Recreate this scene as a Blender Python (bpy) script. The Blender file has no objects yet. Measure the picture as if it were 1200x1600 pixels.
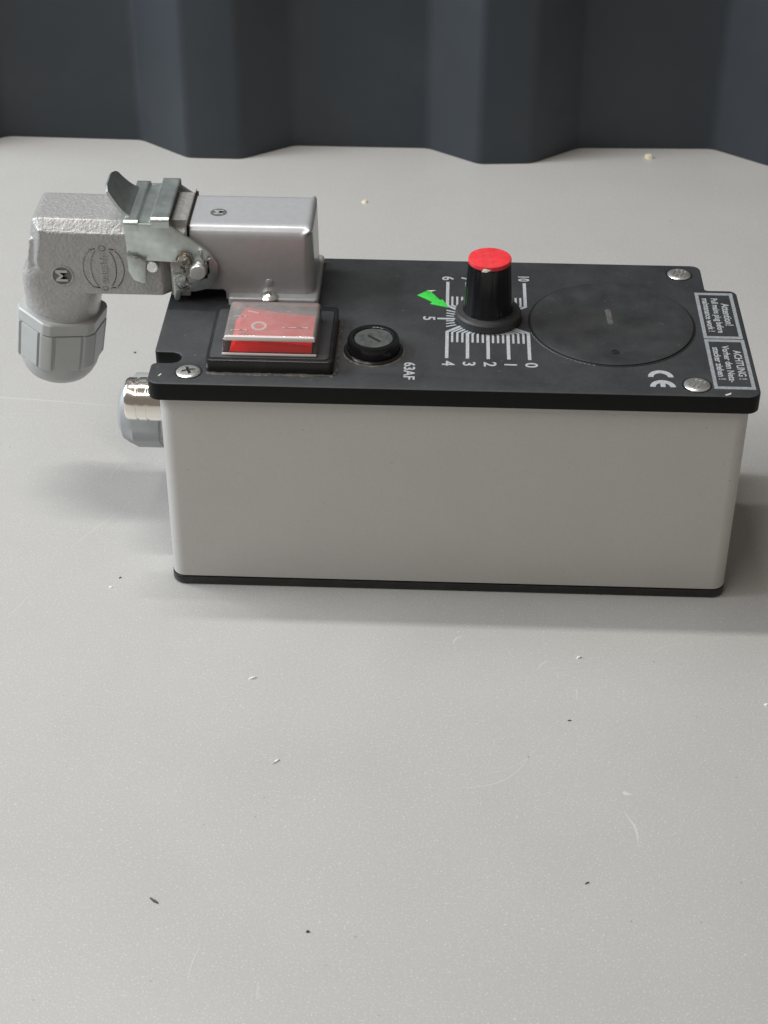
import bpy, bmesh, math, random
from mathutils import Vector, Matrix, noise
random.seed(7)
S = 0.001                     # everything below is in millimetres
C = bpy.context.scene.collection
scn = bpy.context.scene
# ---------------------------------------------------------------- camera
cd = bpy.data.cameras.new('camera'); cam = bpy.data.objects.new('camera', cd); C.objects.link(cam)
Rm = ((0.9992231, -0.0299371, -0.0256308), (0.0392826, 0.8088730, 0.5866696), (0.0031688, -0.5872207, 0.8094207))
cam.matrix_world = Matrix(((Rm[0][0], Rm[0][2], -Rm[0][1], 90.635*S),
                           (Rm[1][0], Rm[1][2], -Rm[1][1], -462.381*S),
                           (Rm[2][0], Rm[2][2], -Rm[2][1], 369.119*S), (0, 0, 0, 1)))
cd.sensor_fit = 'VERTICAL'; cd.sensor_height = 36; cd.lens = 36*2753.8/1600
cd.clip_start = .01; cd.clip_end = 20
cd.dof.use_dof = True; cd.dof.focus_distance = .575; cd.dof.aperture_fstop = 42
scn.camera = cam
# ---------------------------------------------------------------- world and lamps
w = bpy.data.worlds.new('World'); scn.world = w; w.use_nodes = True
w.node_tree.nodes['Background'].inputs[0].default_value = (1, .88, .76, 1)
w.node_tree.nodes['Background'].inputs[1].default_value = .19
def lamp(name, loc, target, sx, sy, power, col):
    l = bpy.data.lights.new(name, 'AREA'); l.shape = 'RECTANGLE'; l.size = sx*S; l.size_y = sy*S
    l.energy = power; l.color = col
    o = bpy.data.objects.new(name, l); C.objects.link(o)
    o.location = Vector(loc)*S
    d = (Vector(target)-Vector(loc)).normalized()
    o.rotation_euler = d.to_track_quat('-Z', 'Y').to_euler()
    return o
lamp('ceiling_tube', (-270, 228, 1200), (-270, 40, 0), 620, 45, 7.4, (1, .99, .965))
lamp('ceiling_tube', (-760, 110, 820), (20, 40, 0), 700, 50, 5.6, (.98, .985, 1))
lamp('ceiling_tube', (-600, -620, 1400), (60, 40, 0), 1100, 36, 7.6, (1, .965, .92))
lamp('window_light', (-1300, 60, 780), (60, 60, 40), 800, 700, 14, (.74, .87, 1))
scn.view_settings.view_transform = 'Standard'; scn.view_settings.look = 'None'
scn.view_settings.exposure = 0; scn.view_settings.gamma = 1
scn.cycles.use_denoising = True
scn.cycles.caustics_refractive = False
# ---------------------------------------------------------------- materials
def mat(name, col, rough=.5, metal=0, bump=None, var=None, spec=.5, coat=0, speck=None, trans=0, rvar=0, dust=None):
    """bump=(scale per mm, strength, distance mm)   var=(scale per mm, amount)   speck=(scale, threshold, colour)"""
    m = bpy.data.materials.new(name); m.use_nodes = True
    nt = m.node_tree; N = nt.nodes; L = nt.links; b = N['Principled BSDF']
    b.inputs['Base Color'].default_value = (*col, 1); b.inputs['Roughness'].default_value = rough
    b.inputs['Metallic'].default_value = metal; b.inputs['Specular IOR Level'].default_value = spec
    b.inputs['Coat Weight'].default_value = coat; b.inputs['Coat Roughness'].default_value = .15
    b.inputs['Transmission Weight'].default_value = trans
    tc = N.new('ShaderNodeTexCoord')
    mp = N.new('ShaderNodeMapping'); mp.inputs['Scale'].default_value = (1000,)*3
    L.new(tc.outputs['Object'], mp.inputs[0])
    def nz(scale, detail=3, rough_=.55):
        n = N.new('ShaderNodeTexNoise'); n.inputs['Scale'].default_value = scale
        n.inputs['Detail'].default_value = detail; n.inputs['Roughness'].default_value = rough_
        L.new(mp.outputs[0], n.inputs['Vector']); return n
    def mapr(src, a, b_, c, d):
        r = N.new('ShaderNodeMapRange'); L.new(src, r.inputs[0])
        for i, v in enumerate((a, b_, c, d)): r.inputs[i+1].default_value = v
        return r.outputs[0]
    def mix(f, A, B):
        x = N.new('ShaderNodeMix'); x.data_type = 'RGBA'
        if hasattr(f, 'links'): L.new(f, x.inputs[0])
        else: x.inputs[0].default_value = f
        for i, v in ((6, A), (7, B)):
            if hasattr(v, 'links'): L.new(v, x.inputs[i])
            else: x.inputs[i].default_value = (*v, 1)
        return x.outputs[2]
    cur = col
    if var:
        n = nz(var[0], 4)
        f = mapr(n.outputs[0], .3, .7, 0, 1)
        cur = mix(f, tuple(c*(1-var[1]) for c in col), tuple(min(1, c*(1+var[1])) for c in col))
    if dust:      # (scale, low, high, colour, max)
        n = nz(dust[0], 5, .65); f = mapr(n.outputs[0], dust[1], dust[2], 0, dust[4])
        cur = mix(f, cur, dust[3])
    if speck:
        n = nz(speck[0], 0); f = mapr(n.outputs[0], speck[1], speck[1]+.03, 0, 1)
        cur = mix(f, cur, speck[2])
    if hasattr(cur, 'links'): L.new(cur, b.inputs['Base Color'])
    if rvar:
        n = nz(.06, 4); L.new(mapr(n.outputs[0], .3, .7, rough-rvar, rough+rvar), b.inputs['Roughness'])
    if bump:
        n = nz(bump[0], 3); bn = N.new('ShaderNodeBump')
        bn.inputs['Strength'].default_value = bump[1]; bn.inputs['Distance'].default_value = bump[2]*S
        L.new(n.outputs[0], bn.inputs['Height']); L.new(bn.outputs[0], b.inputs['Normal'])
    return m
M = {}
M['lid'] = mat('black_phenolic', (.027, .029, .031), .55, bump=(1.9, .35, .12), var=(.8, .10), spec=.5, rvar=.08,
               dust=(.05, .40, .8, (.075, .078, .08), .40), speck=(1.3, .835, (.12, .12, .115)))
M['black'] = mat('black_plastic', (.012, .012, .0125), .3, bump=(2, .15, .08), dust=(.2, .5, .8, (.05, .05, .05), .4))
M['knob'] = mat('glossy_black_plastic', (.008, .008, .009), .22)
M['skirt'] = mat('matt_black_plastic', (.035, .035, .036), .5, bump=(3, .2, .06))
M['red_cap'] = mat('red_cap', (.74, .04, .05), .42, bump=(1.2, .3, .08), var=(.5, .16), dust=(.35, .5, .75, (.55, .12, .11), .5))
M['rocker'] = mat('red_rocker', (.95, .012, .010), .3, spec=.5)
M['print'] = mat('white_print', (.38, .40, .42), .6, bump=(3, .3, .05), var=(1.2, .2))
M['frame_print'] = mat('grey_print', (.26, .275, .29), .55, var=(1.2, .22))
M['green'] = mat('green_sticker', (.05, .56, .07), .4, var=(.9, .2), bump=(.8, .5, .15))
M['pale'] = mat('white_backing', (.55, .55, .5), .6)
M['box'] = mat('anodised_aluminium', (.512, .50, .478), .42, metal=.12, bump=(2.0, .14, .05), var=(.9, .025), rvar=.06, dust=(.035, .42, .7, (.44, .425, .40), .22), speck=(1.1, .83, (.33, .32, .30)))
M['hood'] = mat('cast_silver_paint', (.37, .365, .355), .42, metal=.25, coat=.5, bump=(.85, .85, .5), var=(.5, .07))
M['housing'] = mat('silver_paint', (.46, .468, .475), .40, metal=.3, coat=.5, bump=(1.5, .22, .14), var=(.4, .04))
M['zinc'] = mat('zinc_plate', (.58, .63, .605), .34, metal=.9, bump=(.5, .12, .08), var=(.25, .14), rvar=.06)
M['steel'] = mat('polished_steel', (.84, .85, .83), .26, metal=.75, bump=(.8, .05, .03))
M['nickel'] = mat('nickel', (.86, .83, .77), .16, metal=1)
M['grey_plastic'] = mat('grey_polyamide', (.30, .312, .318), .38, bump=(1.2, .08, .05), var=(.3, .04))
M['gland_plastic'] = mat('light_grey_polyamide', (.385, .395, .385), .35, bump=(1.2, .06, .05), var=(.3, .03))
M['rust'] = mat('brown_spring_wire', (.42, .33, .25), .32, metal=.8)
M['dirt'] = mat('grime', (.11, .10, .085), .9, bump=(2, .6, .1), var=(1.5, .4))
M['fuse_face'] = mat('fuse_cap_face', (.085, .089, .086), .13, bump=(.8, .2, .1), var=(.5, .3))
M['wall'] = mat('anthracite_coating', (.028, .0355, .044), .42, bump=(1.0, .12, .05), var=(.012, .12), rvar=.05,
                dust=(.02, .5, .8, (.05, .055, .06), .4))
# clear plastic: part sees through, part pale diffuse veil, heavier on the top
def clear(name, veil, col):
    m = bpy.data.materials.new(name); m.use_nodes = True; nt = m.node_tree; N = nt.nodes; L = nt.links
    b = N['Principled BSDF']; out = N['Material Output']
    b.inputs['Base Color'].default_value = (*col, 1); b.inputs['Roughness'].default_value = .28
    t = N.new('ShaderNodeBsdfTransparent'); t.inputs[0].default_value = (.96, .94, .93, 1)
    g = N.new('ShaderNodeBsdfGlossy'); g.inputs['Roughness'].default_value = .09
    mx = N.new('ShaderNodeMixShader'); m2 = N.new('ShaderNodeMixShader')
    n = N.new('ShaderNodeTexNoise'); n.inputs['Scale'].default_value = 260; n.inputs['Detail'].default_value = 5
    tc = N.new('ShaderNodeTexCoord'); L.new(tc.outputs['Object'], n.inputs['Vector'])
    r = N.new('ShaderNodeMapRange'); L.new(n.outputs[0], r.inputs[0])
    for i, v in enumerate((.25, .75, veil*.82, min(1, veil*1.15))): r.inputs[i+1].default_value = v
    fr = N.new('ShaderNodeFresnel'); fr.inputs[0].default_value = 1.5
    L.new(fr.outputs[0], m2.inputs[0]); L.new(t.outputs[0], m2.inputs[1]); L.new(g.outputs[0], m2.inputs[2])
    L.new(r.outputs[0], mx.inputs[0]); L.new(m2.outputs[0], mx.inputs[1]); L.new(b.outputs[0], mx.inputs[2])
    L.new(mx.outputs[0], out.inputs[0]); return m
M['cover'] = clear('clear_cover', .37, (.48, .45, .43)); M['cover_side'] = clear('clear_cover_side', .04, (.45, .40, .36))
M['cover_rim'] = clear('clear_cover_rim', .85, (.62, .57, .54))
# table: grey satin laminate with fine glitter and faint scratches
def table_mat():
    m = mat('grey_laminate', (.428, .419, .400), .40, bump=(1.3, .16, .08), var=(.010, .03), rvar=.05)
    nt = m.node_tree; N = nt.nodes; L = nt.links; b = N['Principled BSDF']
    src = b.inputs['Base Color'].links[0].from_socket; mp = [n for n in N if n.type == 'MAPPING'][0]
    def thr(scale, lo, hi, mx, stretch=None, rot=0):
        vec = mp.outputs[0]
        if stretch:
            q = N.new('ShaderNodeMapping'); q.inputs['Scale'].default_value = stretch; q.inputs['Rotation'].default_value = (0, 0, rot)
            L.new(vec, q.inputs[0]); vec = q.outputs[0]
        n = N.new('ShaderNodeTexNoise'); n.inputs['Scale'].default_value = scale; n.inputs['Detail'].default_value = 2
        L.new(vec, n.inputs['Vector']); r = N.new('ShaderNodeMapRange'); L.new(n.outputs[0], r.inputs[0])
        for i, v in enumerate((lo, hi, 0, mx)): r.inputs[i+1].default_value = v
        return r.outputs[0]
    def over(src, f, col):
        x = N.new('ShaderNodeMix'); x.data_type = 'RGBA'; L.new(f, x.inputs[0]); L.new(src, x.inputs[6]); x.inputs[7].default_value = (*col, 1)
        return x.outputs[2]
    src = over(src, thr(1.5, .38, .66, .22), (.33, .325, .32))
    src = over(src, thr(.03, .48, .72, .22), (.38, .36, .34))
    src = over(src, thr(1.9, .60, .68, .55), (.66, .66, .65))
    src = over(src, thr(.9, .68, .74, .5), (.64, .64, .63))
    src = over(src, thr(.35, .755, .80, .4, (1, .10, 1), .7), (.58, .58, .56))
    src = over(src, thr(.33, .77, .82, .35, (1, .07, 1), -1.1), (.57, .57, .55))
    src = over(src, thr(.55, .74, .78, .6), (.16, .15, .14))
    L.new(src, b.inputs['Base Color']); return m
M['table'] = table_mat()
# ---------------------------------------------------------------- mesh helpers (mm, world axes)
def finish(name, bm, m, parent=None, origin=None, smooth=32, label=None):
    for f in bm.faces: f.smooth = True
    bm.normal_update()
    ca = math.radians(smooth)
    for e in bm.edges:
        e.smooth = len(e.link_faces) == 2 and e.calc_face_angle(0) < ca
    o0 = Vector(origin) if origin is not None else Vector((0, 0, 0))
    for v in bm.verts: v.co = (v.co-o0)*S
    me = bpy.data.meshes.new(name); bm.to_mesh(me); bm.free()
    me.materials.append(m)
    o = bpy.data.objects.new(name, me); C.objects.link(o)
    o.location = o0*S
    if parent:
        o.parent = parent
        p = parent; off = Vector((0, 0, 0))
        while p: off += p.location; p = p.parent
        o.location = o0*S-off
    if label: o['label'] = label
    return o
def tag(o, label, cat, group=None, kind=None):
    if label: o['label'] = label
    if cat: o['category'] = cat
    if group: o['group'] = group
    if kind: o['kind'] = kind
    return o
def empty(name, loc):
    o = bpy.data.objects.new(name, None); C.objects.link(o); o.location = Vector(loc)*S; o.empty_display_size = .01; return o
def fillet(pts, seg=6):
    """pts: (x, y, r) closed polygon -> rounded list of (x, y)"""
    out = []; n = len(pts)
    for i, (x, y, r) in enumerate(pts):
        p = Vector((x, y)); a = Vector(pts[i-1][:2])-p; b = Vector(pts[(i+1) % n][:2])-p
        if r <= 0: out.append((x, y)); continue
        la, lb = a.length, b.length; a.normalize(); b.normalize()
        half = a.angle(b)/2; d = min(r/math.tan(half), la*.49, lb*.49); r = d*math.tan(half)
        c = p+(a+b).normalized()*(r/math.sin(half))
        s = p+a*d-c; e = p+b*d-c
        ang = s.angle_signed(e)
        for k in range(seg+1):
            v = s.copy(); v.rotate(Matrix.Rotation(-ang*k/seg, 2)); out.append(tuple(c+v))
    return out
def rect(x0, y0, x1, y1, r=0): return fillet([(x0, y0, r), (x1, y0, r), (x1, y1, r), (x0, y1, r)])
def prism(pts, z0, z1, bev=0, seg=2, axis='z', holes=None, bevel_bottom=False):
    """extrude an outline; axis z: (x,y)->z, axis y: (x,z)->y from z0 to z1, axis x: (y,z)->x"""
    bm = bmesh.new()
    lo = [bm.verts.new((a, b, z0)) for a, b in pts]; hi = [bm.verts.new((a, b, z1)) for a, b in pts]
    n = len(pts); top = bm.faces.new(hi); bot = bm.faces.new(lo[::-1])
    for i in range(n): bm.faces.new((lo[i], lo[(i+1) % n], hi[(i+1) % n], hi[i]))
    bmesh.ops.recalc_face_normals(bm, faces=bm.faces)
    if bev:
        es = list(top.edges)+(list(bot.edges) if bevel_bottom else [])
        bmesh.ops.bevel(bm, geom=es, offset=bev, segments=seg, affect='EDGES', profile=.5, clamp_overlap=True)
    if axis == 'y':
        for v in bm.verts: v.co = Vector((v.co.x, v.co.z, v.co.y))
    if axis == 'x':
        for v in bm.verts: v.co = Vector((v.co.z, v.co.x, v.co.y))
    bmesh.ops.recalc_face_normals(bm, faces=bm.faces)
    return bm
def lathe(prof, c=(0, 0, 0), n=40, axis=(0, 0, 1), sides=None, ripple=None):
    """prof: (r, h) pairs; ripple(angle, r, h) -> r"""
    bm = bmesh.new(); rings = []
    for r, h in prof:
        if r <= 1e-6: rings.append([bm.verts.new((0, 0, h))])
        else:
            ring = []
            for k in range(n):
                a = 2*math.pi*k/n; rr = ripple(a, r, h) if ripple else r
                ring.append(bm.verts.new((rr*math.cos(a), rr*math.sin(a), h)))
            rings.append(ring)
    for A, B in zip(rings, rings[1:]):
        if len(A) == 1 and len(B) == 1: continue
        for k in range(n):
            j = (k+1) % n
            if len(A) == 1: bm.faces.new((A[0], B[k], B[j]))
            elif len(B) == 1: bm.faces.new((A[k], A[j], B[0]))
            else: bm.faces.new((A[k], A[j], B[j], B[k]))
    for R_, flip in ((rings[0], 1), (rings[-1], 0)):
        if len(R_) > 1: bm.faces.new(R_[::-1] if flip else R_)
    bmesh.ops.recalc_face_normals(bm, faces=bm.faces)
    q = Vector((0, 0, 1)).rotation_difference(Vector(axis).normalized())
    bm.transform(Matrix.Translation(Vector(c)) @ q.to_matrix().to_4x4())
    return bm
def tube(path, r, n=8, cap=True):
    bm = bmesh.new(); rings = []; P = [Vector(p) for p in path]; up = Vector((0.1, 0.2, 1)).normalized()
    for i, p in enumerate(P):
        t = (P[min(i+1, len(P)-1)]-P[max(i-1, 0)]).normalized()
        if abs(t.dot(up)) > .95: up = Vector((1, 0, .1)).normalized()
        a = t.cross(up).normalized(); b = t.cross(a).normalized()
        up = b
        rings.append([bm.verts.new(p+(a*math.cos(2*math.pi*k/n)+b*math.sin(2*math.pi*k/n))*r) for k in range(n)])
    for A, B in zip(rings, rings[1:]):
        for k in range(n): bm.faces.new((A[k], A[(k+1) % n], B[(k+1) % n], B[k]))
    bm.faces.new(rings[0]); bm.faces.new(rings[-1][::-1])
    bmesh.ops.recalc_face_normals(bm, faces=bm.faces); return bm
def merge(*bms):
    out = bms[0]
    for b in bms[1:]:
        me = bpy.data.meshes.new('t'); b.to_mesh(me); b.free(); out.from_mesh(me); bpy.data.meshes.remove(me)
    return out
def text_bm(s, size, thick=.12, wscale=1, bold=.0, align='CENTER'):
    cu = bpy.data.curves.new('t', 'FONT'); cu.body = s; cu.size = size; cu.extrude = thick/2; cu.offset = bold
    cu.align_x = align; cu.align_y = 'CENTER'; cu.resolution_u = 3
    o = bpy.data.objects.new('t', cu); C.objects.link(o)
    dg = bpy.context.evaluated_depsgraph_get(); dg.update()
    me = bpy.data.meshes.new_from_object(o.evaluated_get(dg))
    bm = bmesh.new(); bm.from_mesh(me)
    bpy.data.objects.remove(o); bpy.data.curves.remove(cu); bpy.data.meshes.remove(me)
    for v in bm.verts: v.co.x *= wscale
    return bm
def text(name, s, size, pos, m, parent, rot=None, thick=.12, wscale=1, bold=0, align='CENTER'):
    bm = text_bm(s, size, thick, wscale, bold, align)
    R = rot if rot is not None else Matrix.Rotation(-math.pi/2, 4, 'Z')
    bm.transform(Matrix.Translation(Vector(pos)) @ R)
    return finish(name, bm, m, parent, origin=pos, smooth=20)
def remesh(bms, voxel, smooth_iter=4):
    """fuse overlapping solids into one cast-looking skin"""
    bm = merge(*bms); bmesh.ops.triangulate(bm, faces=bm.faces)
    me = bpy.data.meshes.new('t'); bm.to_mesh(me); bm.free()
    o = bpy.data.objects.new('t', me); C.objects.link(o)
    a = o.modifiers.new('r', 'REMESH'); a.mode = 'VOXEL'; a.voxel_size = voxel
    b = o.modifiers.new('s', 'SMOOTH'); b.factor = .5; b.iterations = smooth_iter
    dg = bpy.context.evaluated_depsgraph_get(); dg.update()
    m2 = bpy.data.meshes.new_from_object(o.evaluated_get(dg))
    out = bmesh.new(); out.from_mesh(m2)
    bpy.data.objects.remove(o); bpy.data.meshes.remove(me); bpy.data.meshes.remove(m2)
    return out
# ================================================================ SETTING
bm = prism(rect(-900, -700, 1100, 520, 0), -28, 0)
table = finish('table_top', bm, M['table']); tag(table, 'light grey speckled laminate table top', None, kind='structure')
def strip(name, pts, wd, m, z=.012):
    bm = bmesh.new(); prev = None; n = len(pts)
    for i, (x, y) in enumerate(pts):
        a = Vector(pts[min(i+1, n-1)])-Vector(pts[max(i-1, 0)]); a.normalize(); nn = Vector((-a.y, a.x))
        ww = wd*.5*math.sin(math.pi*(i+.6)/(n+.2))
        A = bm.verts.new((x+nn.x*ww, y+nn.y*ww, z)); B = bm.verts.new((x-nn.x*ww, y-nn.y*ww, z))
        if prev: bm.faces.new((prev[0], A, B, prev[1]))
        prev = (A, B)
    for f in bm.faces:
        if f.normal.z < 0: f.normal_flip()
    return finish(name, bm, m, table)
M['scratch'] = mat('scratch', (.53, .525, .505), .42)
M['scratch2'] = mat('dull_scratch', (.505, .498, .475), .42)
def arc(x0, y0, x1, y1, bend, n=12):
    d = Vector((x1-x0, y1-y0)); p = Vector((-d.y, d.x))
    return [tuple(Vector((x0, y0))+d*(k/n)+p*bend*math.sin(math.pi*k/n)) for k in range(n+1)]
for a, wd, mm in (((-120, 118, -30, 111, .01), .5, 'scratch'), ((96, -91, 122, -72, -.2), .35, 'scratch2'), ((103, -86, 126, -66, -.15), .22, 'scratch2'),
              ((147, -99, 150, -111, .1), .6, 'scratch'), ((-30, 60, -24, 78, .05), .3, 'scratch2'), ((-36, 20, -22, 42, .03), .3, 'scratch2'),
              ((-50, -20, -44, -4, 0), .25, 'scratch2'), ((97, -26, 101, -21, .2), .7, 'scratch2'), ((160, -28, 172, -22, .1), .3, 'scratch2'),
              ((29, -165, 31, -152, .06), .3, 'scratch2'), ((124, -37, 128, -32, .1), .6, 'scratch2')):
    strip('scratch', arc(*a), wd, M[mm])
# trapezoidal metal sheet standing at the back of the table
base = [(-280, 362), (-204.5, 359.5), (-180.5, 340), (-154, 340.5), (-130.1, 360.1), (-62.4, 358.6), (-36.6, 338.6), (-9.7, 338.4), (14.9, 355.3), (81.4, 355.3),
        (106.8, 337.8), (132.5, 339.8), (157, 358.8), (223, 361), (248.8, 342), (275, 342), (300, 361), (366, 362), (392, 343), (418, 343), (443, 362), (520, 362)]
bm = bmesh.new()
def rounded_path(pts, r=3.0):
    out = [pts[0]]
    for i in range(1, len(pts)-1):
        p = Vector(pts[i]); a = (Vector(pts[i-1])-p).normalized(); b = (Vector(pts[i+1])-p).normalized()
        for k in range(5):
            t = k/4; q = (p+a*r)*(1-t)**2+p*2*t*(1-t)+(p+b*r)*t**2; out.append(tuple(q))
    return out+[pts[-1]]
P = rounded_path(base)
zs = (0.4, 700)
cols = []
for i, (x, y) in enumerate(P):
    cols.append([(bm.verts.new((x, y, z)), bm.verts.new((x, y+.8, z))) for z in zs])
for a, b in zip(cols, cols[1:]):
    for s_ in (0, 1): bm.faces.new((a[0][s_], b[0][s_], b[1][s_], a[1][s_]))
    bm.faces.new((a[0][0], a[0][1], b[0][1], b[0][0])); bm.faces.new((a[1][0], b[1][0], b[1][1], a[1][1]))
bmesh.ops.recalc_face_normals(bm, faces=bm.faces)
wallroot = finish('corrugated_sheet', bm, M['wall'], smooth=50)
tag(wallroot, 'dark anthracite trapezoidal metal sheet standing upright behind the grey table', 'metal sheet')

# ================================================================ CONTROL BOX
H = 80.53; LZ = H-6.07
box = empty('control_box', (95, 43, 0))
tag(box, 'grey aluminium control box with black lid, red rocker switch, dial knob and plug socket', 'control box')
out = rect(2.3, 2.0, 187.3, 82.5, 4.5)
finish('base_plate', prism(fillet([(2.0, 1.8, 4.6), (187.5, 1.8, 4.6), (187.5, 65.9, 3), (178.3, 65.9, 1), (178.3, 82.7, 4), (2, 82.7, 4.6)]), 0.3, 3.3, .4, 2, bevel_bottom=True), M['black'], box)
finish('gasket', prism(fillet([(2.7, 2.4, 4.2), (186.9, 2.4, 4.2), (186.9, 65.4, 3), (177.8, 65.4, 1), (177.8, 82.1, 4), (2.7, 82.1, 4.2)]), 3.3, 3.75), M['dirt'], box)
finish('enclosure', prism(fillet([(2.3, 2, 4.5), (187.3, 2, 4.5), (187.3, 65.8, 3), (178.2, 65.8, 1), (178.2, 82.5, 4), (2.3, 82.5, 4.5)], 10), 3.75, LZ-.02), M['box'], box)
xl, xr = -.55, 189.6
o_pts = [(xl, -.1, 4.0), (xr, -.1, 4.2), (xr, 67.3, 2.6), (179.2, 67.3, 1.2), (179.2, 84.7, 3.2), (xl, 84.7, 3.2),
         (xl, 19.0, 1.6), (5.4, 19.0, 0), (7.4, 18.3, 0), (8.5, 16.6, 0), (8.5, 14.8, 0), (7.4, 13.1, 0), (5.4, 12.4, 0), (xl, 12.4, 1.9)]
lid = finish('lid', prism(fillet(o_pts), LZ, H, .5, 3), M['lid'], box)
M['lid_side_shade'] = mat('black_edge_shade', (.005, .0052, .0052), .5, spec=.2, bump=(2, .2, .06), var=(.5, .2))  # black cut edge, also darkened in colour for the shade on lid sides
lid.data.materials.append(M['lid_side_shade'])
for f in lid.data.polygons:
    if f.normal.z < .35: f.material_index = 1

M['screw'] = mat('bright_screw', (.78, .78, .75), .27, metal=.85, bump=(.9, .4, .14))
def screw(x, y, r, kind, ang=.4, parent=lid, z=H, name='screw', dome=.5, m='screw'):
    prof = [(r*.98, -.6), (r, .12), (r*.95, .32), (r*.75, .32+dome*.45), (r*.4, .32+dome*.85), (0, .32+dome)]
    bm = lathe(prof, (0, 0, 0), 32)
    s = finish(name, bm, M[m], parent, origin=(0, 0, 0)); 
    # recess drawn as real slots: cut through a boolean-free trick would be flat, so cut with boolean
    cuts = []
    if kind == 'cross':
        for a in (0, math.pi/2):
            c = prism(rect(-r*.55, -r*.13, r*.55, r*.13), -.2, 3); c.transform(Matrix.Rotation(ang+a, 4, 'Z')); cuts.append(c)
    else:
        for d in (-.36, .0, .36) if kind == 'slots' else (0,):
            hw = r*(.55 if d else .62)
            c = prism(rect(-hw, (d-.09)*r, hw, (d+.09)*r), .3, 3); c.transform(Matrix.Rotation(ang, 4, 'Z')); cuts.append(c)
    for c in cuts:
        me = bpy.data.meshes.new('c'); 
        for v in c.verts: v.co *= S
        c.to_mesh(me); c.free(); co = bpy.data.objects.new('c', me); C.objects.link(co)
        s_loc = s.location.copy(); s_par = s.parent; s.parent = None; s.location = (0, 0, 0)
        md = s.modifiers.new('b', 'BOOLEAN'); md.operation = 'DIFFERENCE'; md.solver = 'EXACT'; md.object = co
        dg = bpy.context.evaluated_depsgraph_get(); dg.update()
        nm = bpy.data.meshes.new_from_object(s.evaluated_get(dg)); s.modifiers.clear()
        old = s.data; s.data = nm; bpy.data.meshes.remove(old); bpy.data.objects.remove(co); bpy.data.meshes.remove(me)
        s.parent = s_par; s.location = s_loc
    p = parent; off = Vector((0, 0, 0))
    while p: off += p.location; p = p.parent
    s.location = Vector((x, y, z))*S-off
    return s
def washer_hole(x, y, r):
    bm = lathe([(r*1.06, -.2), (r*1.14, .05), (r*1.02, .05)], (x, y, H), 32); finish('screw_seat', bm, M['black'], lid)
for a in ((11.8, 7.2, 3.9, 'cross', .35), (171.5, 78.0, 4.0, 'slots', 1.15), (170.2, 6.3, 4.1, 'slots', 1.0)):
    screw(*a); washer_hole(*a[:3])

# ---- blanking disc
bx, by, br = 146.2, 43.2, 27.1
M['disc'] = mat('worn_black_disc', (.029, .0305, .032), .42, bump=(1.6, .4, .15), var=(.12, .25), dust=(.085, .40, .75, (.065, .065, .063), .5), speck=(1.4, .835, (.11, .11, .105)))
def dish(a, r, h): return r
prof = [(27.3, H-.5), (27.25, H+.02), (26.75, H+.02), (26.7, H-.45)]
disc = finish('cover_disc', lathe([(26.5, -.3), (26.5, .45), (26.0, .6), (21, .58), (17, .42), (9, .30), (5, .36), (0, .36)], (bx, by, H+.05), 72, (-.004, -.006, 1)), M['disc'], box)
ring = lathe([(26.5, .01), (26.5, .06), (27.4, .06), (27.4, .01)], (bx, by, H), 72); M['groove'] = mat('groove_black', (.004, .004, .004), .8)
finish('groove', ring, M['groove'], lid)
lip = tube([(bx+27.5*math.cos(a), by+27.5*math.sin(a), H+.06) for a in [math.radians(195+k*3.2) for k in range(20)]], .20, 6)
finish('lip', lip, M['frame_print'], lid)
finish('hole', lathe([(1.25, .0), (1.25, .12), (.9, .16), (.9, -.2), (0, -.2)], (146.1, 24.4, H+.53), 20), M['groove'], disc)
sm = prism(rect(-.9, -5, .9, 5, .8), 0, .03); sm.transform(Matrix.Translation((145.6, 47, H+.42)) @ Matrix.Rotation(.05, 4, 'Z'))
M['smudge'] = mat('chalky_rub', (.045, .045, .045), .8, dust=(.9, .35, .75, (.17, .165, .155), .8), bump=(2, .4, .1))
finish('rub_mark', sm, M['smudge'], disc)

# ---- dial
kx, ky = 105.5, 44.2; TK = 0
def polyline(pts, wd, thick=.1):
    """flat raised line of constant width"""
    L_, R_ = [], []; n = len(pts)
    for i in range(n):
        p = Vector(pts[i]); d1 = (p-Vector(pts[i-1])).normalized() if i else None
        d2 = (Vector(pts[i+1])-p).normalized() if i < n-1 else None
        d = ((d1 or d2)+(d2 or d1)).normalized(); nn = Vector((-d.y, d.x)); c = nn.dot(Vector((-(d1 or d2).y, (d1 or d2).x)))
        h = wd/2/max(.5, c); L_.append(tuple(p+nn*h)); R_.append(tuple(p-nn*h))
    global TK
    TK += 1
    return prism(R_+L_[::-1], H-.02-TK*.0007, H+thick+TK*.0011, 0)
TH = {i: math.radians(-32.8-29.44*i) for i in range(11)}   # clockwise from 0 at lower right
def tick(i, xk, yend, wd, name, mid=False):
    t = math.radians(-32.8-29.44*i); r0 = 9.6
    s = (kx+r0*math.cos(t), ky+r0*math.sin(t))
    up = math.sin(t) > 0
    yk = ky+(1 if up else -1)*(8.6+1.9*(1-abs((xk-kx)/13.3)))
    pts = [s, (xk, yk), (xk, yend)]
    finish(name, polyline(pts, wd), M['print'], lid)
num_x = {0: 118.8, 1: 112.2, 2: 105.7, 3: 99.1, 4: 92.5, 6: 92.4, 7: 98.9, 8: 105.5, 9: 112, 10: 118.3}
for i in (0, 1, 2, 3, 4): tick(i, num_x[i], 18.9, 1.08, 'dial_mark')
for i in (6, 7, 8, 9, 10): tick(i, num_x[i], 69.2, 1.08, 'dial_mark')
finish('dial_mark', polyline([(89.2, 44), (95, 44)], 1.0), M['print'], lid)
for i in range(4):
    for q in (1, 2, 3):
        x = num_x[i]+(num_x[i+1]-num_x[i])*q/4; tick(i+q/4, x, 28.9, .7, 'fine_mark')
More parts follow.
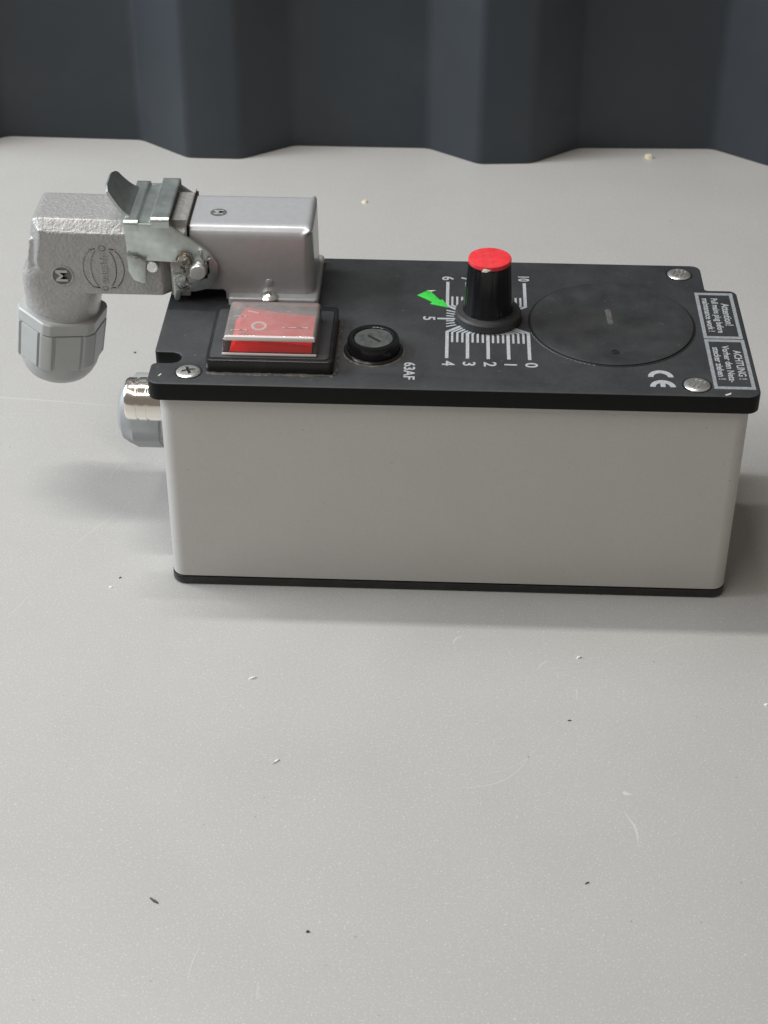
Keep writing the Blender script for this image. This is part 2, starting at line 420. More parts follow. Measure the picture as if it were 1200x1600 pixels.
for i in (6, 7, 8, 9):
    for q in (1, 2, 3):
        x = num_x[i]+(num_x[i+1]-num_x[i])*q/4; tick(i+q/4, x, 58.9, .7, 'fine_mark')
for i in (4, 5):
    for q in (1, 2, 3):
        t = math.radians(-32.8-29.44*(i+q/4)); r1 = min(13.4/abs(math.cos(t)), 14.4)
        finish('fine_mark', polyline([(kx+10.9*math.cos(t), ky+10.9*math.sin(t)), (kx+r1*math.cos(t), ky+r1*math.sin(t))], .6), M['print'], lid)
for i in (0, 1, 2, 3, 4): text('numeral', str(i), 5.6, (num_x[i]+.3, 15.7, H+.05), M['print'], lid, bold=.09, wscale=1.05)
for i in (6, 7, 8, 9): text('numeral', str(i), 5.6, (num_x[i]-.2, 71.6, H+.05), M['print'], lid, bold=.09)
text('numeral', '10', 5.2, (118.0, 72.6, H+.05), M['print'], lid, bold=.09, wscale=.82)
text('numeral', '5', 5.6, (86.3, 44, H+.05), M['print'], lid, bold=.09)
text('rating_lettering', '63AF', 4.9, (80.7, 10.6, H+.05), M['print'], lid, bold=.09, wscale=1.0)
# knob: skirt disc > fluted body, red top, pale fleck
knob = finish('dial_knob', lathe([(10.6, 0), (10.8, .3), (10.8, 2.6), (10.3, 3.3), (8.2, 3.5), (0, 3.5)], (kx+.3, ky+.5, H+.25), 64), M['skirt'], box)
def flute(a, r, h):
    return r-(.13*max(0, math.cos(a*18))**3 if .8 < h-3 < 17.8 else 0)
prof = [(8.35, 3.4), (8.15, 3.9), (8.0, 4.4)]+[(8.0-.068*k, 4.4+k*1.02) for k in range(1, 16)]+[(6.9, 20.6), (6.88, 21.3), (6.3, 21.5), (0, 21.5)]
finish('knob_body', lathe(prof, (kx+.1, ky+.5, H), 144, ripple=flute), M['knob'], knob, smooth=50)
finish('knob_cap', lathe([(6.95, 21.1), (7.0, 22.1), (6.85, 22.45), (6.3, 22.55), (0, 22.55)], (kx+.1, ky+.5, H), 64), M['red_cap'], knob)
fl = prism([(-1.4, -.3), (.2, -.5), (1.7, .3), (.4, .9), (-.8, .6)], 0, .35, .08); fl.transform(Matrix.Translation((kx+1.1-2.3, ky-6.45, H+21.2)) @ Matrix.Rotation(1.0, 4, 'X'))
finish('label_scrap', fl, M['pale'], knob)
# arrow sticker
ar = [(82.2, 59.3), (85.6, 62.6), (86.7, 62.0), (89.9, 56.3), (90.8, 56.7), (92.8, 51.3), (86.6, 53.6), (87.4, 54.8), (84.6, 57.4)]
finish('arrow_sticker', prism(ar, H+.03, H+.22, .05), M['green'], box)
finish('sticker_edge', prism([(85.4, 62.7), (88.6, 62.9), (86.9, 61.8)], H+.03, H+.2), M['pale'], box)

# ---- warning labels
def frame(x0, y0, x1, y1, wd, m, name, parent):
    bm = bmesh.new()
    o_ = [(x0, y0), (x1, y0), (x1, y1), (x0, y1)]; i_ = [(x0+wd[0], y0+wd[1]), (x1-wd[0], y0+wd[1]), (x1-wd[0], y1-wd[1]), (x0+wd[0], y1-wd[1])]
    V = [[bm.verts.new((*p, z)) for p in q] for q, z in ((o_, H-.02), (o_, H+.1), (i_, H+.1), (i_, H-.02))]
    for A, B in zip(V, V[1:]):
        for k in range(4): bm.faces.new((A[k], A[(k+1) % 4], B[(k+1) % 4], B[k]))
    bmesh.ops.recalc_face_normals(bm, faces=bm.faces)
    return finish(name, bm, m, parent)
def label(x0, y0, x1, y1, lines, sizes):
    f = frame(x0, y0, x1, y1, (1.15, 1.5), M['frame_print'], 'warning_frame', lid)
    for (s, dx, sz, ws, yc) in lines:
        text('lettering', s, sz, (x1-dx, yc, H+.05), M['print'], f, bold=.05, wscale=ws)
label(175.4, 35.0, 188.0, 65.3, [('Attention!', 3.4, 3.6, .98, 50.8), ('Pull mains plug before', 6.6, 3.0, .86, 50.2), ('maintenance work !', 9.6, 3.0, .92, 50.4)], 0)
label(175.4, 4.2, 188.2, 34.5, [('ACHTUNG !', 3.3, 3.4, .95, 18.8), ('Vorher den Netz-', 6.7, 3.1, .98, 19.4), ('stecker ziehen !', 9.8, 3.1, 1.0, 19.6)], 0)
# ---- CE mark: rotated like the lettering (letter tops point to +x)
def cring(cx, cy, r0, r1, a0, a1, n=14):
    pts = [(cx+r1*math.cos(a0+(a1-a0)*k/n), cy+r1*math.sin(a0+(a1-a0)*k/n)) for k in range(n+1)]
    pts += [(cx+r0*math.cos(a1-(a1-a0)*k/n), cy+r0*math.sin(a1-(a1-a0)*k/n)) for k in range(n+1)]
    return pts
q = math.radians
cm = prism(cring(159.4, 10.4, 2.3, 4.0, q(0), q(180)), H-.02, H+.1)
cm2 = prism(cring(159.6, 4.6, 2.3, 4.0, q(0), q(180)), H-.02, H+.1)
cm3 = prism([(158.9, 4.6), (160.4, 4.6), (160.4, 7.2), (158.9, 7.2)], H-.02, H+.095)
finish('ce_mark', merge(cm, cm2, cm3), M['print'], lid)
# chips of worn print near the front edge
finish('chip', prism([(178.2, 1.0), (180.4, 2.3), (180.0, 1.2), (178.6, .5)], H-.01, H+.05), M['pale'], lid)
finish('chip', prism([(2.6, 4.4), (3.3, 5.8), (3.6, 5.5), (3.0, 4.2)], H-.01, H+.05), M['pale'], lid)

# ---- fuse holder
fuse = finish('fuse_holder', lathe([(9.4, 0), (9.5, .5), (9.1, .95), (8.5, 1.0), (8.3, .7)], (69.1, 22.6, H), 56), M['black'], box)
finish('fuse_cap', lathe([(8.25, .5), (8.25, 4.3), (7.9, 5.0), (6.7, 5.1), (6.3, 4.9), (6.2, 4.35), (0, 4.35)], (69.1, 22.6, H), 56), M['knob'], fuse)
finish('cap_face', lathe([(6.15, 4.3), (6.1, 4.55), (0, 4.6)], (69.1, 22.6, H), 40), M['fuse_face'], fuse)
sl = prism(rect(-2.7, -.45, 2.7, .45, .2), H+4.55, H+4.7); sl.transform(Matrix.Translation((69.3, 22.4, 0)) @ Matrix.Rotation(-.75, 4, 'Z'))
finish('slot', sl, M['groove'], fuse)
def grime(name, pts, parent, z=H, wd=1.0):
    """thin irregular line of dirt collected along an edge"""
    bm = bmesh.new(); prev = None
    for k, (x, y) in enumerate(pts):
        h = .18+.25*random.random(); w_ = wd*(.5+random.random())
        d = Vector(pts[min(k+1, len(pts)-1)])-Vector(pts[max(k-1, 0)]); d.normalize(); n = Vector((d.y, -d.x))
        A = bm.verts.new((x, y, z+h)); B = bm.verts.new((x+n.x*w_, y+n.y*w_, z+.02)); 
        if prev: bm.faces.new((prev[0], prev[1], B, A))
        prev = (A, B)
    bmesh.ops.recalc_face_normals(bm, faces=bm.faces)
    for f in bm.faces:
        if f.normal.z < 0: f.normal_flip()
    return finish(name, bm, M['dirt'], parent)
grime('grime', [(69.1+9.3*math.cos(q(a)), 22.6+9.3*math.sin(q(a))) for a in range(190, 372, 6)], lid, wd=.7)

# ---- rocker switch with clear splash cover
sw = finish('rocker_switch', prism(rect(17.2, 7.0, 57.0, 42.5, 1.6), H, H+4.6, .5, 2), M['black'], box)
finish('switch_rim', prism(rect(18.4, 8.2, 55.8, 38.7, 1.5), H+4.6, H+5.0, .25, 2), M['lid'], sw)
grime('grime', [(17.5+k*1.1, 6.9) for k in range(37)], lid, wd=.9)
grime('grime', [(57.1, 7.0+k*1.1) for k in range(32)], lid, wd=1.1)
T = H+5.0
# red rocker: two slopes, seen through the cover
rk = prism([(24.4, T), (27.8, T+4.8), (28.8, T+5.0), (38, T+3.4), (50.2, T+2.4), (50.2, T)], 11.4, 31.2, .25, 2, axis='y')
for v in rk.verts:
    if v.co.y < 13 and v.co.z > T+.3: v.co.y += (v.co.z-T)*.75
rock = finish('rocker', rk, M['rocker'], sw)
finish('rocker_well', prism(rect(23.6, 10.9, 50.9, 32.4, .8), T-.02, T+.14), M['groove'], sw)
ribs = merge(*[prism(rect(33.5+k*.75, 13.2-.03*k, 33.8+k*.75, 13.9), T+2.7-.06*k, T+3.45-.055*k) for k in range(22)])
ro = finish('grip_ribs', ribs, M['rocker'], rock); ro['kind'] = 'stuff'
M['white_mark'] = mat('white_mark', (.95, .92, .9), .5)
ringb = lathe([(1.5, 0), (1.5, .25), (2.25, .25), (2.25, 0)], (0, 0, 0), 28); ringb.transform(Matrix.Translation((33.0, 20.3, T+4.25)) @ Matrix.Rotation(.19, 4, 'Y') @ Matrix.Rotation(-.5, 4, 'Z') @ Matrix.Diagonal((1, 1.35, 1, 1)))
finish('off_mark', ringb, M['white_mark'], rock)
on = prism(rect(-1.7, -.4, 1.7, .4, .2), 0, .2); on.transform(Matrix.Translation((30.5, 28.3, T+4.75)) @ Matrix.Rotation(.19, 4, 'Y'))
finish('on_mark', on, M['white_mark'], rock)
# cover shell
def cover_shell():
    bm = bmesh.new()
    b0 = rect(22.5, 10.1, 52.3, 33.4, 1.2); 
    outer = prism(b0, T, T+6.4, 1.1, 3)
    # taper
    for v in outer.verts:
        f = (v.co.z-T)/6.4; v.co.x += (37.4-v.co.x)*.035*f; v.co.y += (21.5-v.co.y)*.03*f
    dele = [f for f in outer.faces if f.normal.z < -.9]
    bmesh.ops.delete(outer, geom=dele, context='FACES')
    return outer
cv = finish('clear_cover', cover_shell(), M['cover'], sw, smooth=45)
cv.data.materials.append(M['cover_side'])
for f in cv.data.polygons:
    if f.normal.z < .3: f.material_index = 1
M['pale_edge'] = mat('frosted_edge_and_glint', (.66, .60, .57), .35)
finish('cover_rib', prism(fillet([(23.1, T+5.0, .3), (51.6, T+5.0, .3), (51.4, T+6.5, .6), (23.3, T+6.5, .6)]), 9.75, 10.9, .25, 2, axis='y', bevel_bottom=True), M['pale_edge'], sw)
finish('cover_rib', prism(fillet([(22.3, T+.02, .2), (51.9, T+.02, .2), (51.9, T+.75, .3), (22.3, T+.75, .3)]), 9.3, 10.0, .2, 2, axis='y', bevel_bottom=True), M['pale_edge'], sw)
finish('cover_rib', tube([(22.5, 9.9, T+.3), (22.8, 10.1, T+3), (23.0, 10.2, T+5.5)], .22, 8), M['pale_edge'], sw)
for (x0, x1, y) in ((25.0, 30, 13.9), (25.3, 29, 22.5), (41, 49, 16.0)):  # pale streaks put in as reflections on the cover top
    finish('reflection_streak', tube([(x0, y, T+6.45), ((x0+x1)/2, y+.2, T+6.47), (x1, y+.1, T+6.45)], .3, 6), M['pale_edge'], sw)

# ================================================================ SOCKET HOUSING on the lid
Y0, Y1, ZT = 53.0, 79.0, 107.5
body = prism(fillet([(6.9, 84.6, 1), (18.6, 84.6, 1.2), (18.6, H+.2, 0), (48.4, H+.2, 0), (47.9, ZT, 2.2), (6.9, ZT, 0)], 5), Y0, Y1, 0, axis='y')
es = [e for e in body.edges if e.is_manifold and e.calc_face_angle(0) > .5 and
      ((abs((e.verts[0].co-e.verts[1].co).normalized().x) > .9 and min(v.co.z for v in e.verts) > 100) or
       (abs((e.verts[0].co-e.verts[1].co).normalized().z) > .9 and min(v.co.x for v in e.verts) > 40))]
bmesh.ops.bevel(body, geom=es, offset=3.6, segments=6, affect='EDGES', profile=.5)
hs = finish('socket_housing', remesh([body], .45, 3), M['housing'], box, smooth=60)
finish('flange', prism(rect(19.6, 49.6, 49.6, 82, 1.6), H, H+3.0, .9, 3), M['housing'], hs)
screw(33.3, 50.7, 3.0, 'cross', .6, parent=hs, z=H+3.0, dome=1.5)
finish('casting_bump', lathe([(1.4, 0), (1.2, .3), (.7, .5), (0, .55)], (33.3, Y0+.1, H+7.2), 20, (0, -1, 0)), M['housing'], hs)
M['hood_shade'] = mat('cast_recess_shade', (.16, .15, .14), .5, metal=.4)  # darker copy of the silver paint; recess shade put into its colour
finish('recess_shade_disc', lathe([(2.75, .01), (2.75, .05), (0, .05)], (16.2, 63.8, ZT-.02), 28), M['hood_shade'], hs)
text('mould_mark', 'M', 4.4, (16.4, 63.8, ZT+.05), M['housing'], hs, rot=Matrix.Rotation(math.pi/2, 4, 'Z'), bold=.1, thick=.2)

# pivots and lever of the latch
def yplate(pts, y0, y1, bev=.2): return prism(pts, min(y0, y1), max(y0, y1), bev, 2, axis='y', bevel_bottom=True)
px, pz = 9.8, 93.4
lev_out = [(-13.2, 109.3, .6), (1.2, 109.3, 1.2), (8.9, 103.6, 4), (14.0, 99.6, 4), (16.8, 95.0, 3), (16.4, 89.6, 4), (13.5, 86.2, 3), (9, 84.9, 3), (3.3, 84.7, 1.5), (2.0, 88.0, 1.2),
           (3.0, 91.2, 1), (7.2, 90.4, .8), (7.2, 96.2, .8), (2.6, 95.6, .6), (-6.6, 96.0, .3), (-12.9, 98.6, .3)]
tab = [(-12.9, 98.5), (-12.7, 92.5), (-11.2, 89.4), (-8.2, 88.3), (-7.2, 88.6), (-6.7, 96.1)]
parts = []
for ys, dy in ((50.72, 1.1), (80.2, 1.2)):
    lev = finish('locking_lever', yplate(fillet(lev_out, 4), ys, ys+dy, .25), M['zinc'], hs, smooth=40)
b = yplate(tab, 50.0, 51.2, .2)
for v in b.verts: v.co.y += (98.5-v.co.z)*-.06
finish('lever_tab', b, M['zinc'], hs)
finish('tab_fold_glint', tube([(-12.9, 50.1, 98.4), (-10, 49.9, 97.6), (-6.8, 49.9, 96.2)], .5, 8), M['screw'], hs)  # highlight along the fold put in as a brighter metal
# top yoke: cross-section in x-z swept over y
def sweep_y(sec, y0, y1, th, bend=1.2):
    """sheet with section sec [(x,z)], thickness th"""
    n = len(sec); P2 = [Vector(s) for s in sec]; low = []
    for i in range(n):
        d = (P2[min(i+1, n-1)]-P2[max(i-1, 0)]).normalized(); low.append(tuple(P2[i]-Vector((-d.y, d.x))*th))
    bmx = prism([tuple(p) for p in P2]+low[::-1], y0, y1, 0, axis='y')
    return bmx
top = sweep_y([(-13.2, 110.2), (-9.2, 110.2), (-8.2, 109.2), (-5.0, 109.4), (-4.2, 111.2), (-3.4, 111.5), (1.3, 111.3), (1.8, 110.6)], 52.0, 80.6, 1.0)
bmesh.ops.bevel(top, geom=[e for e in top.edges if e.is_manifold and e.calc_face_angle(0) > .3], offset=.18, segments=2, affect='EDGES')
finish('lever_yoke', top, M['zinc'], hs, smooth=40)
# rounded shoulders where the yoke turns down into the side plates
for (a, b2, zt) in ((-13.2, -8.6, 110.2), (-4.3, 1.6, 111.4)):
    for ys, sg in ((52.0, -1), (80.6, 1)):
        sec = [(ys+sg*1.4*math.sin(t), zt-1.4+1.4*math.cos(t)) for t in [k*math.pi/12 for k in range(7)]]+[(ys+sg*1.4, zt-3.5), (ys+sg*.4, zt-3.5), (ys+sg*.4, zt-1.2), (ys, zt-1.0)]
        finish('shoulder', prism(sec, a, b2, 0, axis='x'), M['zinc'], hs, smooth=40)
# thumb tab flaring up to the left
def quad_sheet(c, th, n=8, bulge=0):
    """c: 4 corners (front base, back base, back tip, front tip)"""
    A, B, Cc, D = [Vector(v) for v in c]; bm = bmesh.new(); nn = (B-A).cross(D-A).normalized()
    g = [[[None]*(n+1) for _ in range(n+1)] for _ in (0, 1)]
    for s_ in (0, 1):
        for i in range(n+1):
            for j in range(n+1):
                u, v = i/n, j/n
                p = A.lerp(B, v).lerp(D.lerp(Cc, v), u)
                p = p+nn*(bulge*math.sin(u*math.pi*.5)**2*0+(-bulge)*(u*u-u)*1.0)
                g[s_][i][j] = bm.verts.new(p+nn*(th*(.5 if s_ else -.5)))
    for i in range(n):
        for j in range(n):
            bm.faces.new((g[0][i][j], g[0][i+1][j], g[0][i+1][j+1], g[0][i][j+1])); bm.faces.new((g[1][i][j], g[1][i][j+1], g[1][i+1][j+1], g[1][i+1][j]))
    for i in range(n):
        for j0 in (0, n): bm.faces.new((g[0][i][j0], g[0][i+1][j0], g[1][i+1][j0], g[1][i][j0]))
        for i0 in (0, n): bm.faces.new((g[0][i0][i], g[0][i0][i+1], g[1][i0][i+1], g[1][i0][i]))
    bmesh.ops.recalc_face_normals(bm, faces=bm.faces); return bm
def thumb():
    n = 10; bm = bmesh.new(); th = 1.0; G = []
    for i in range(n+1):
        u = i/n; x = -12.6-7.2*u**.85; z = 109.8+8.6*u**1.25
        ya = 54.5+2.2*u+(2.6 if u > .93 else 0); yb = 76-3.5*u-(3 if u > .93 else 0)-(1.2 if u > .83 else 0)
        row = []
        for k in range(9): row.append((x, ya+(yb-ya)*k/8, z))
        G.append(row)
    V = [[[bm.verts.new((x+(th*.75 if s_ else 0), y, z+(th*.65 if s_ else 0))) for (x, y, z) in row] for row in G] for s_ in (0, 1)]
    for i in range(n):
        for j in range(8):
            for s_ in (0, 1): bm.faces.new((V[s_][i][j], V[s_][i+1][j], V[s_][i+1][j+1], V[s_][i][j+1]))
        for j in (0, 8): bm.faces.new((V[0][i][j], V[0][i+1][j], V[1][i+1][j], V[1][i][j]))
    for j in range(8):
        for i in (0, n): bm.faces.new((V[0][i][j], V[0][i][j+1], V[1][i][j+1], V[1][i][j]))
    bmesh.ops.recalc_face_normals(bm, faces=bm.faces); return bm
finish('thumb_tab', thumb(), M['zinc'], hs, smooth=45)
finish('pivot_pin', lathe([(2.75, 0), (2.75, 3.4), (2.4, 4.0), (0, 4.1)], (px+.6, 51.8, pz), 28, (0, -1, 0)), M['steel'], hs)
def wire(cx, cz, r, a0, a1, y, wr, m, n=16, tail=None):
    pts = [(cx+r*math.cos(q(a0+(a1-a0)*k/n)), y-.02*k, cz+r*math.sin(q(a0+(a1-a0)*k/n))) for k in range(n+1)]
    if tail: pts.append(tail)
    return finish('spring_wire', tube(pts, wr, 8), M[m], hs)
wire(6.0, 96.9, 2.3, 175, -30, 49.6, .62, 'rust', tail=(7.6, 49.6, 92.6))
wire(5.4, 97.4, 2.6, 250, 300, 49.0, .6, 'steel')
wire(5.2, 89.0, 2.5, 100, 330, 49.6, .62, 'steel')
wire(5.2, 88.9, 1.3, 200, 350, 49.2, .55, 'steel')
finish('spring_wire', tube([(5.6, 50.0, 96.0), (5.8, 49.6, 92.5), (6.4, 49.5, 89.3)], .6, 8), M['rust'], hs)
finish('spring_wire', tube([(11.2, 50.2, 100.6), (11.8, 49.4, 98.6), (12.4, 49.2, 96.6), (14.6, 49.8, 98.2)], .55, 8), M['steel'], hs)
finish('spring_wire', tube([(13.6, 50.3, 96.4), (13.7, 50.2, 92.6), (12.9, 50.2, 90.6), (10.8, 50.3, 89.7)], .42, 8), M['groove'], hs)
finish('lever_foot', yplate(fillet([(1.6, 91, 1), (3.2, 91, 1), (4.2, 85.2, 1), (3.2, 81.2, .8), (1.6, 81.4, .8)], 4), 51.0, 52.2), M['zinc'], hs)

# ================================================================ CONNECTORS on the left end face
nk = finish('threaded_connector', lathe([(6.9, 0), (7.1, .2), (7.1, 4.3), (6.7, 4.5), (6.7, 5.0), (7.0, 5.2), (7.0, 7.6), (6.6, 7.8), (6.6, 8.3), (6.9, 8.5), (6.9, 11.2), (6.4, 12.0), (4.6, 12.3), (4.6, 11), (0, 11)],
       (2.4, 13.4, 66.2), 48, (-1, 0, 0)), M['nickel'], box, smooth=40)
def hexr(phase, cut=1.04):
    def f(a, r, h):
        k = ((a-phase) % (math.pi/3))-math.pi/6; return min(r*1.0/math.cos(k), r*cut*1.06)
    return f
gx = lambda y, z: (2.4, y, z)
gl = lathe([(11.6, 0), (11.8, .3), (11.8, 4.2), (11.4, 4.5), (11.4, 5.0), (11.8, 5.3), (11.8, 14), (11.2, 16), (9.8, 18.2), (7.5, 19.4), (5.5, 19.6), (5.2, 17), (0, 17)], (0, 0, 0), 72,
           ripple=lambda a, r, h: hexr(.25)(a, r, h) if h < 14.5 else r)
gl.transform(Matrix.Translation((2.4, 38, 46.0)) @ Vector((0, 0, 1)).rotation_difference(Vector((-1, 0, 0))).to_matrix().to_4x4())
finish('cable_gland', gl, M['grey_plastic'], box, smooth=25)

# ================================================================ CABLE PLUG (hood + gland)
plug = empty('cable_plug', (-40, 66, 44))
tag(plug, 'silver cast angled cable plug latched to the box at left, grey gland hanging down', 'plug')
YC = 66.0
hb = prism(fillet([(-41.9, 82.0, 0), (1.5, 82.0, 0), (1.5, ZT-.2, 0), (-44.6, ZT+.5, 2), (-47.4, 94.0, 6), (-45.6, 82.5, 3)], 5), Y0, Y1, 0, axis='y')
es = [e for e in hb.edges if e.is_manifold and e.calc_face_angle(0) > .5 and abs((e.verts[0].co-e.verts[1].co).normalized().y) < .1 and max(v.co.z for v in e.verts) > 84]
bmesh.ops.bevel(hb, geom=es, offset=3.6, segments=1, affect='EDGES', profile=.5)
# neck: loft from rounded square to circle along tilted axis
ax = Vector((-math.sin(q(9)), 0, -math.cos(q(9))))
def loft():
    bm = bmesh.new(); rings = []; n = 48; top = Vector((-34.4, YC, 104.0))
    for s_ in range(15):
        u = s_/14; c = top+ax*(36.5*u); k = min(1, max(0, (u-.5)/.42)); k = k*k*(3-2*k); ring = []
        e2 = ax.cross(Vector((0, 1, 0))).normalized()
        for i in range(n):
            a = 2*math.pi*i/n; ca, sa = math.cos(a), math.sin(a)
            p_ = 5.0*(1-k)+2.0*k; rs = 1/(abs(ca)**p_+abs(sa)**p_)**(1/p_)
            r = (13.2-.7*max(0, (u-.55)/.45))*rs
            yy = max(-12.95, min(12.95, sa*r)); ring.append(bm.verts.new(c+e2*ca*r+Vector((0, 1, 0))*yy))
        rings.append(ring)
    for A, B in zip(rings, rings[1:]):
        for i in range(n): bm.faces.new((A[i], A[(i+1) % n], B[(i+1) % n], B[i]))
    bm.faces.new(rings[0]); bm.faces.new(rings[-1][::-1]); bmesh.ops.recalc_face_normals(bm, faces=bm.faces); return bm
neck = loft()
for v in neck.verts:
    v.co.z = min(v.co.z, 101)
    if v.co.z > 90: v.co.x = max(v.co.x, -47.7+(v.co.z-90)*.16)
    if v.co.z > 90: v.co.y = max(54.0+(v.co.z-90)*.06, min(78-(v.co.z-90)*.06, v.co.y))
hood_bm = remesh([hb, neck], .5, 3)
hood = finish('hood', hood_bm, M['hood'], plug, smooth=60)
col = prism(fillet([(.9, 82.6, .5), (7.0, 82.6, .5), (7.0, ZT+1.0, .5), (.9, ZT+1.0, .8)], 3), Y0-.9, Y1+.9, 0, axis='y')
es = [e for e in col.edges if e.is_manifold and abs((e.verts[0].co-e.verts[1].co).normalized().x) > .9 and min(v.co.z for v in e.verts) > 100]
bmesh.ops.bevel(col, geom=es, offset=3.6, segments=5, affect='EDGES')
finish('hood_collar', col, M['hood'], plug, smooth=40)
finish('joint_gap', prism(fillet([(6.8, 85.0, 0), (7.7, 85.0, 0), (7.7, ZT+.2, 0), (6.8, ZT+.2, 0)]), Y0-.05, Y1+.05, 0, axis='y'), M['groove'], plug)  # shaded gap between collar and housing put in as a black strip
stud = finish('latch_stud', lathe([(2.1, -1), (2.1, 1.9), (1.8, 2.4), (0, 2.5)], (-5.0, Y0, 93.6), 24, (0, -1, 0)), M['steel'], plug)
RX = Matrix.Rotation(math.pi/2, 4, 'X')
def on_front(s, size, x, z, spin, name, m, thick=.35, bold=.05, ws=1):
    return text(name, s, size, (x, Y0-.02, z), m, hood, rot=RX @ Matrix.Rotation(spin, 4, 'Z'), thick=thick, bold=bold, wscale=ws)
# round mould mark with sideways M
dm = lathe([(3.75, -.1), (3.75, .22), (3.45, .3), (3.2, .22), (3.2, .03), (0, .03)], (-35.6, Y0-.0, 88.6), 40, (0, -1, 0))
finish('mould_mark', dm, M['hood'], hood)
finish('mould_recess_shade', lathe([(3.15, .0), (3.15, .06), (0, .06)], (-35.6, Y0, 88.6), 32, (0, -1, 0)), M['hood_shade'], hood)
on_front('M', 5.4, -35.6, 88.6, math.pi/2, 'mould_letter', M['housing'], thick=.7, bold=.12, ws=1.1)
# cast emblem: oval of raised arcs with sideways lettering
def ell(cx, cz, rx, rz, a0, a1, wr=.3, n=20):
    return tube([(cx+rx*math.cos(q(a0+(a1-a0)*k/n)), Y0+.07, cz+rz*math.sin(q(a0+(a1-a0)*k/n))) for k in range(n+1)], wr, 6)
ex, ez = -21.6, 91.6
em = merge(ell(ex, ez, 4.2, 7.6, 125, 235), ell(ex, ez, 4.2, 7.6, -55, 55), ell(ex-.4, ez, 6.4, 8.2, 128, 232), ell(ex+.4, ez, 6.4, 8.2, -52, 52),
           ell(ex, ez+7.4, 1.1, 1.0, 0, 360, .25, 14), ell(ex, ez-7.4, .9, .8, 0, 360, .25, 14),
           tube([(ex-4.4, Y0-.08, ez+6.8), (ex-2.4, Y0-.08, ez+7.2)], .28, 6), tube([(ex+2.4, Y0-.08, ez+7.2), (ex+4.4, Y0-.08, ez+6.9)], .28, 6),
           tube([(ex-4.4, Y0-.08, ez-6.8), (ex-1.8, Y0-.08, ez-7.2)], .28, 6), tube([(ex+1.8, Y0-.08, ez-7.2), (ex+4.4, Y0-.08, ez-6.9)], .28, 6))
finish('cast_emblem', em, M['hood'], hood, smooth=60)
on_front('HARTING', 3.0, ex, ez, -math.pi/2, 'cast_lettering', M['hood'], thick=.4, ws=.85)
# gland: hex intermediate nut > cap nut with recessed corner grips > dome
gtop = Vector((-39.9, YC, 70.2)); gm = Vector((0, 0, 1)).rotation_difference(ax).to_matrix().to_4x4()
PH = q(40)
def hexprof(cut, groove=False):
    def f(a, r, h):
        k = ((a-PH) % (math.pi/3))-math.pi/6
        rr = min(r/math.cos(k), r*cut)
        if groove:
            kk = abs(abs(k)-q(19.5)) if True else 0
            if kk < q(1.6): rr -= .75
        return rr
    return f
def place(bm): bm.transform(Matrix.Translation(gtop) @ gm); return bm
g1 = place(lathe([(11.5, -.3), (13.4, -.1), (13.9, .3), (13.9, 4.1), (13.4, 4.5)], (0, 0, 0), 216, ripple=hexprof(1.10)))
gn = finish('gland_nut', g1, M['gland_plastic'], plug, smooth=22)
g2 = place(lathe([(13.4, 4.45), (14.1, 4.7), (14.15, 5.2), (13.9, 17.4), (13.4, 18.4)], (0, 0, 0), 216, ripple=hexprof(1.085, True)))
finish('gland_cap', g2, M['gland_plastic'], plug, smooth=22)
g3 = place(lathe([(13.95, 14.2), (13.85, 17.6), (13.3, 20.4), (12.2, 23.0), (10.7, 25.1), (8.9, 26.4), (7.8, 26.7), (7.3, 26.0), (7.0, 21), (0, 21)], (0, 0, 0), 72))
finish('gland_dome', g3, M['gland_plastic'], plug, smooth=40)
g0 = place(lathe([(12.75, -1.0), (12.8, -.25), (12.2, .3)], (0, 0, 0), 60)); finish('thread_gap', g0, M['gland_plastic'], plug)

# ================================================================ CRUMBS AND FLAKES on the table
def crumb(x, y, sx, sy, h, ang, m, label, name='crumb', cat='crumb', n=9, seed=1):
    rnd = random.Random(seed); bm = bmesh.new()
    ring = []; ring2 = []
    for k in range(n):
        a = 2*math.pi*k/n; r = .75+.5*rnd.random()
        px_, py_ = sx*r*math.cos(a)*.5, sy*r*math.sin(a)*.5
        ring.append(bm.verts.new((px_, py_, .0))); ring2.append(bm.verts.new((px_*.6, py_*.6, h*(.6+.6*rnd.random()))))
    bm.faces.new(ring[::-1]); bm.faces.new(ring2)
    for k in range(n): bm.faces.new((ring[k], ring[(k+1) % n], ring2[(k+1) % n], ring2[k]))
    bmesh.ops.recalc_face_normals(bm, faces=bm.faces)
    bm.transform(Matrix.Translation((x, y, .02)) @ Matrix.Rotation(ang, 4, 'Z'))
    o = finish(name, bm, m, None, origin=(x, y, 0)); tag(o, label, cat); return o
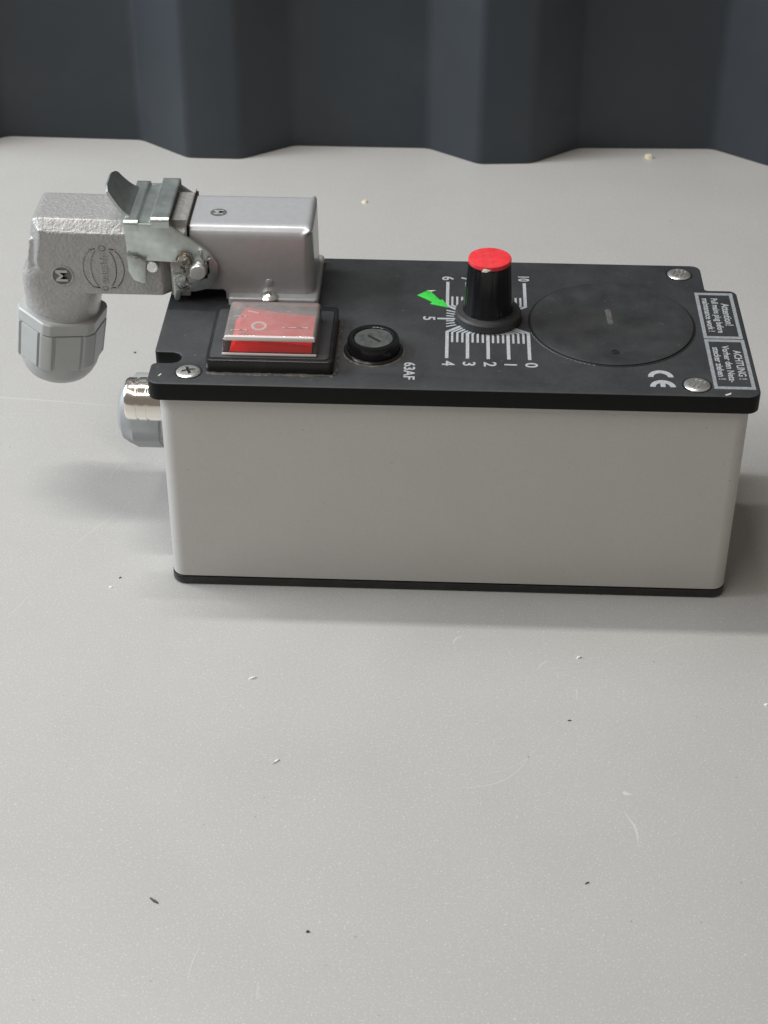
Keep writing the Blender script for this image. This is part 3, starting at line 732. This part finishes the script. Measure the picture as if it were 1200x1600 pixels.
M['flake_w'] = mat('pale_flake', (.75, .74, .68), .5); M['flake_d'] = mat('dark_flake', (.07, .06, .05), .7); M['flake_y'] = mat('cream_crumb', (.62, .56, .42), .7)
crumb(33.9, -45.1, 2.6, .9, .5, .4, M['flake_w'], 'thin white flake on the table below the left half of the box', 'flake', 'flake', seed=2)
crumb(44.7, -82.0, 3.0, .8, .5, .8, M['flake_w'], 'white sliver with dark edge on the table left of centre', 'flake', 'flake', seed=3)
crumb(137.4, -30.7, 1.9, 1.0, .6, .6, M['flake_w'], 'bright white crumb on the table below the right half of the box', seed=4)
crumb(16.2, -137.6, 3.2, .9, .4, -.7, M['flake_d'], 'dark brown shred on the table near the bottom left', 'flake', 'flake', seed=5)
crumb(58.9, -146.6, 1.1, .9, .5, 0, M['flake_d'], 'round black speck on the table near the bottom centre', 'speck', 'speck', seed=6)
crumb(134.7, -126.2, 1.9, .5, .4, .6, M['flake_d'], 'thin dark curled fibre on the table at lower right', 'flake', 'flake', seed=7)
crumb(133.0, -60.4, 1.5, .5, .3, .2, M['flake_d'], 'small dark sliver between the bright crumb and the curled fibre', 'flake', 'flake', seed=8)
crumb(148.4, -91.0, 3.2, 1.4, .06, -.3, M['scratch'], 'pale dull rub spot on the table at right', 'smear', 'smear', seed=9)
crumb(53.0, 293.8, 3.2, 3.0, .9, .5, M['flake_y'], 'cream crumb on the table between plug socket and metal sheet', seed=10)
crumb(190.5, 349.1, 4.2, 3.6, 2.0, 0, M['flake_y'], 'cream crumb at the foot of the dark metal sheet', seed=11)
crumb(194.4, -50.7, 1.6, 1.4, .5, 0, M['flake_w'], 'white crumb cut by the right edge of the picture', seed=12)
crumb(-33.8, 152.0, 1.2, 1.0, .4, 0, M['flake_d'], 'tiny dark speck on the table between plug and lid', 'speck', 'speck', seed=13)
crumb(-16.0, 4.2, 1.3, .6, .3, .9, M['flake_d'], 'tiny dark speck on the table beside the left foot of the box', 'speck', 'speck', seed=14)
crumb(-18.3, -1.1, 1.3, 1.1, .4, 0, M['flake_w'], 'tiny white speck on the table by the box\'s lower left corner', 'speck', 'speck', seed=15)
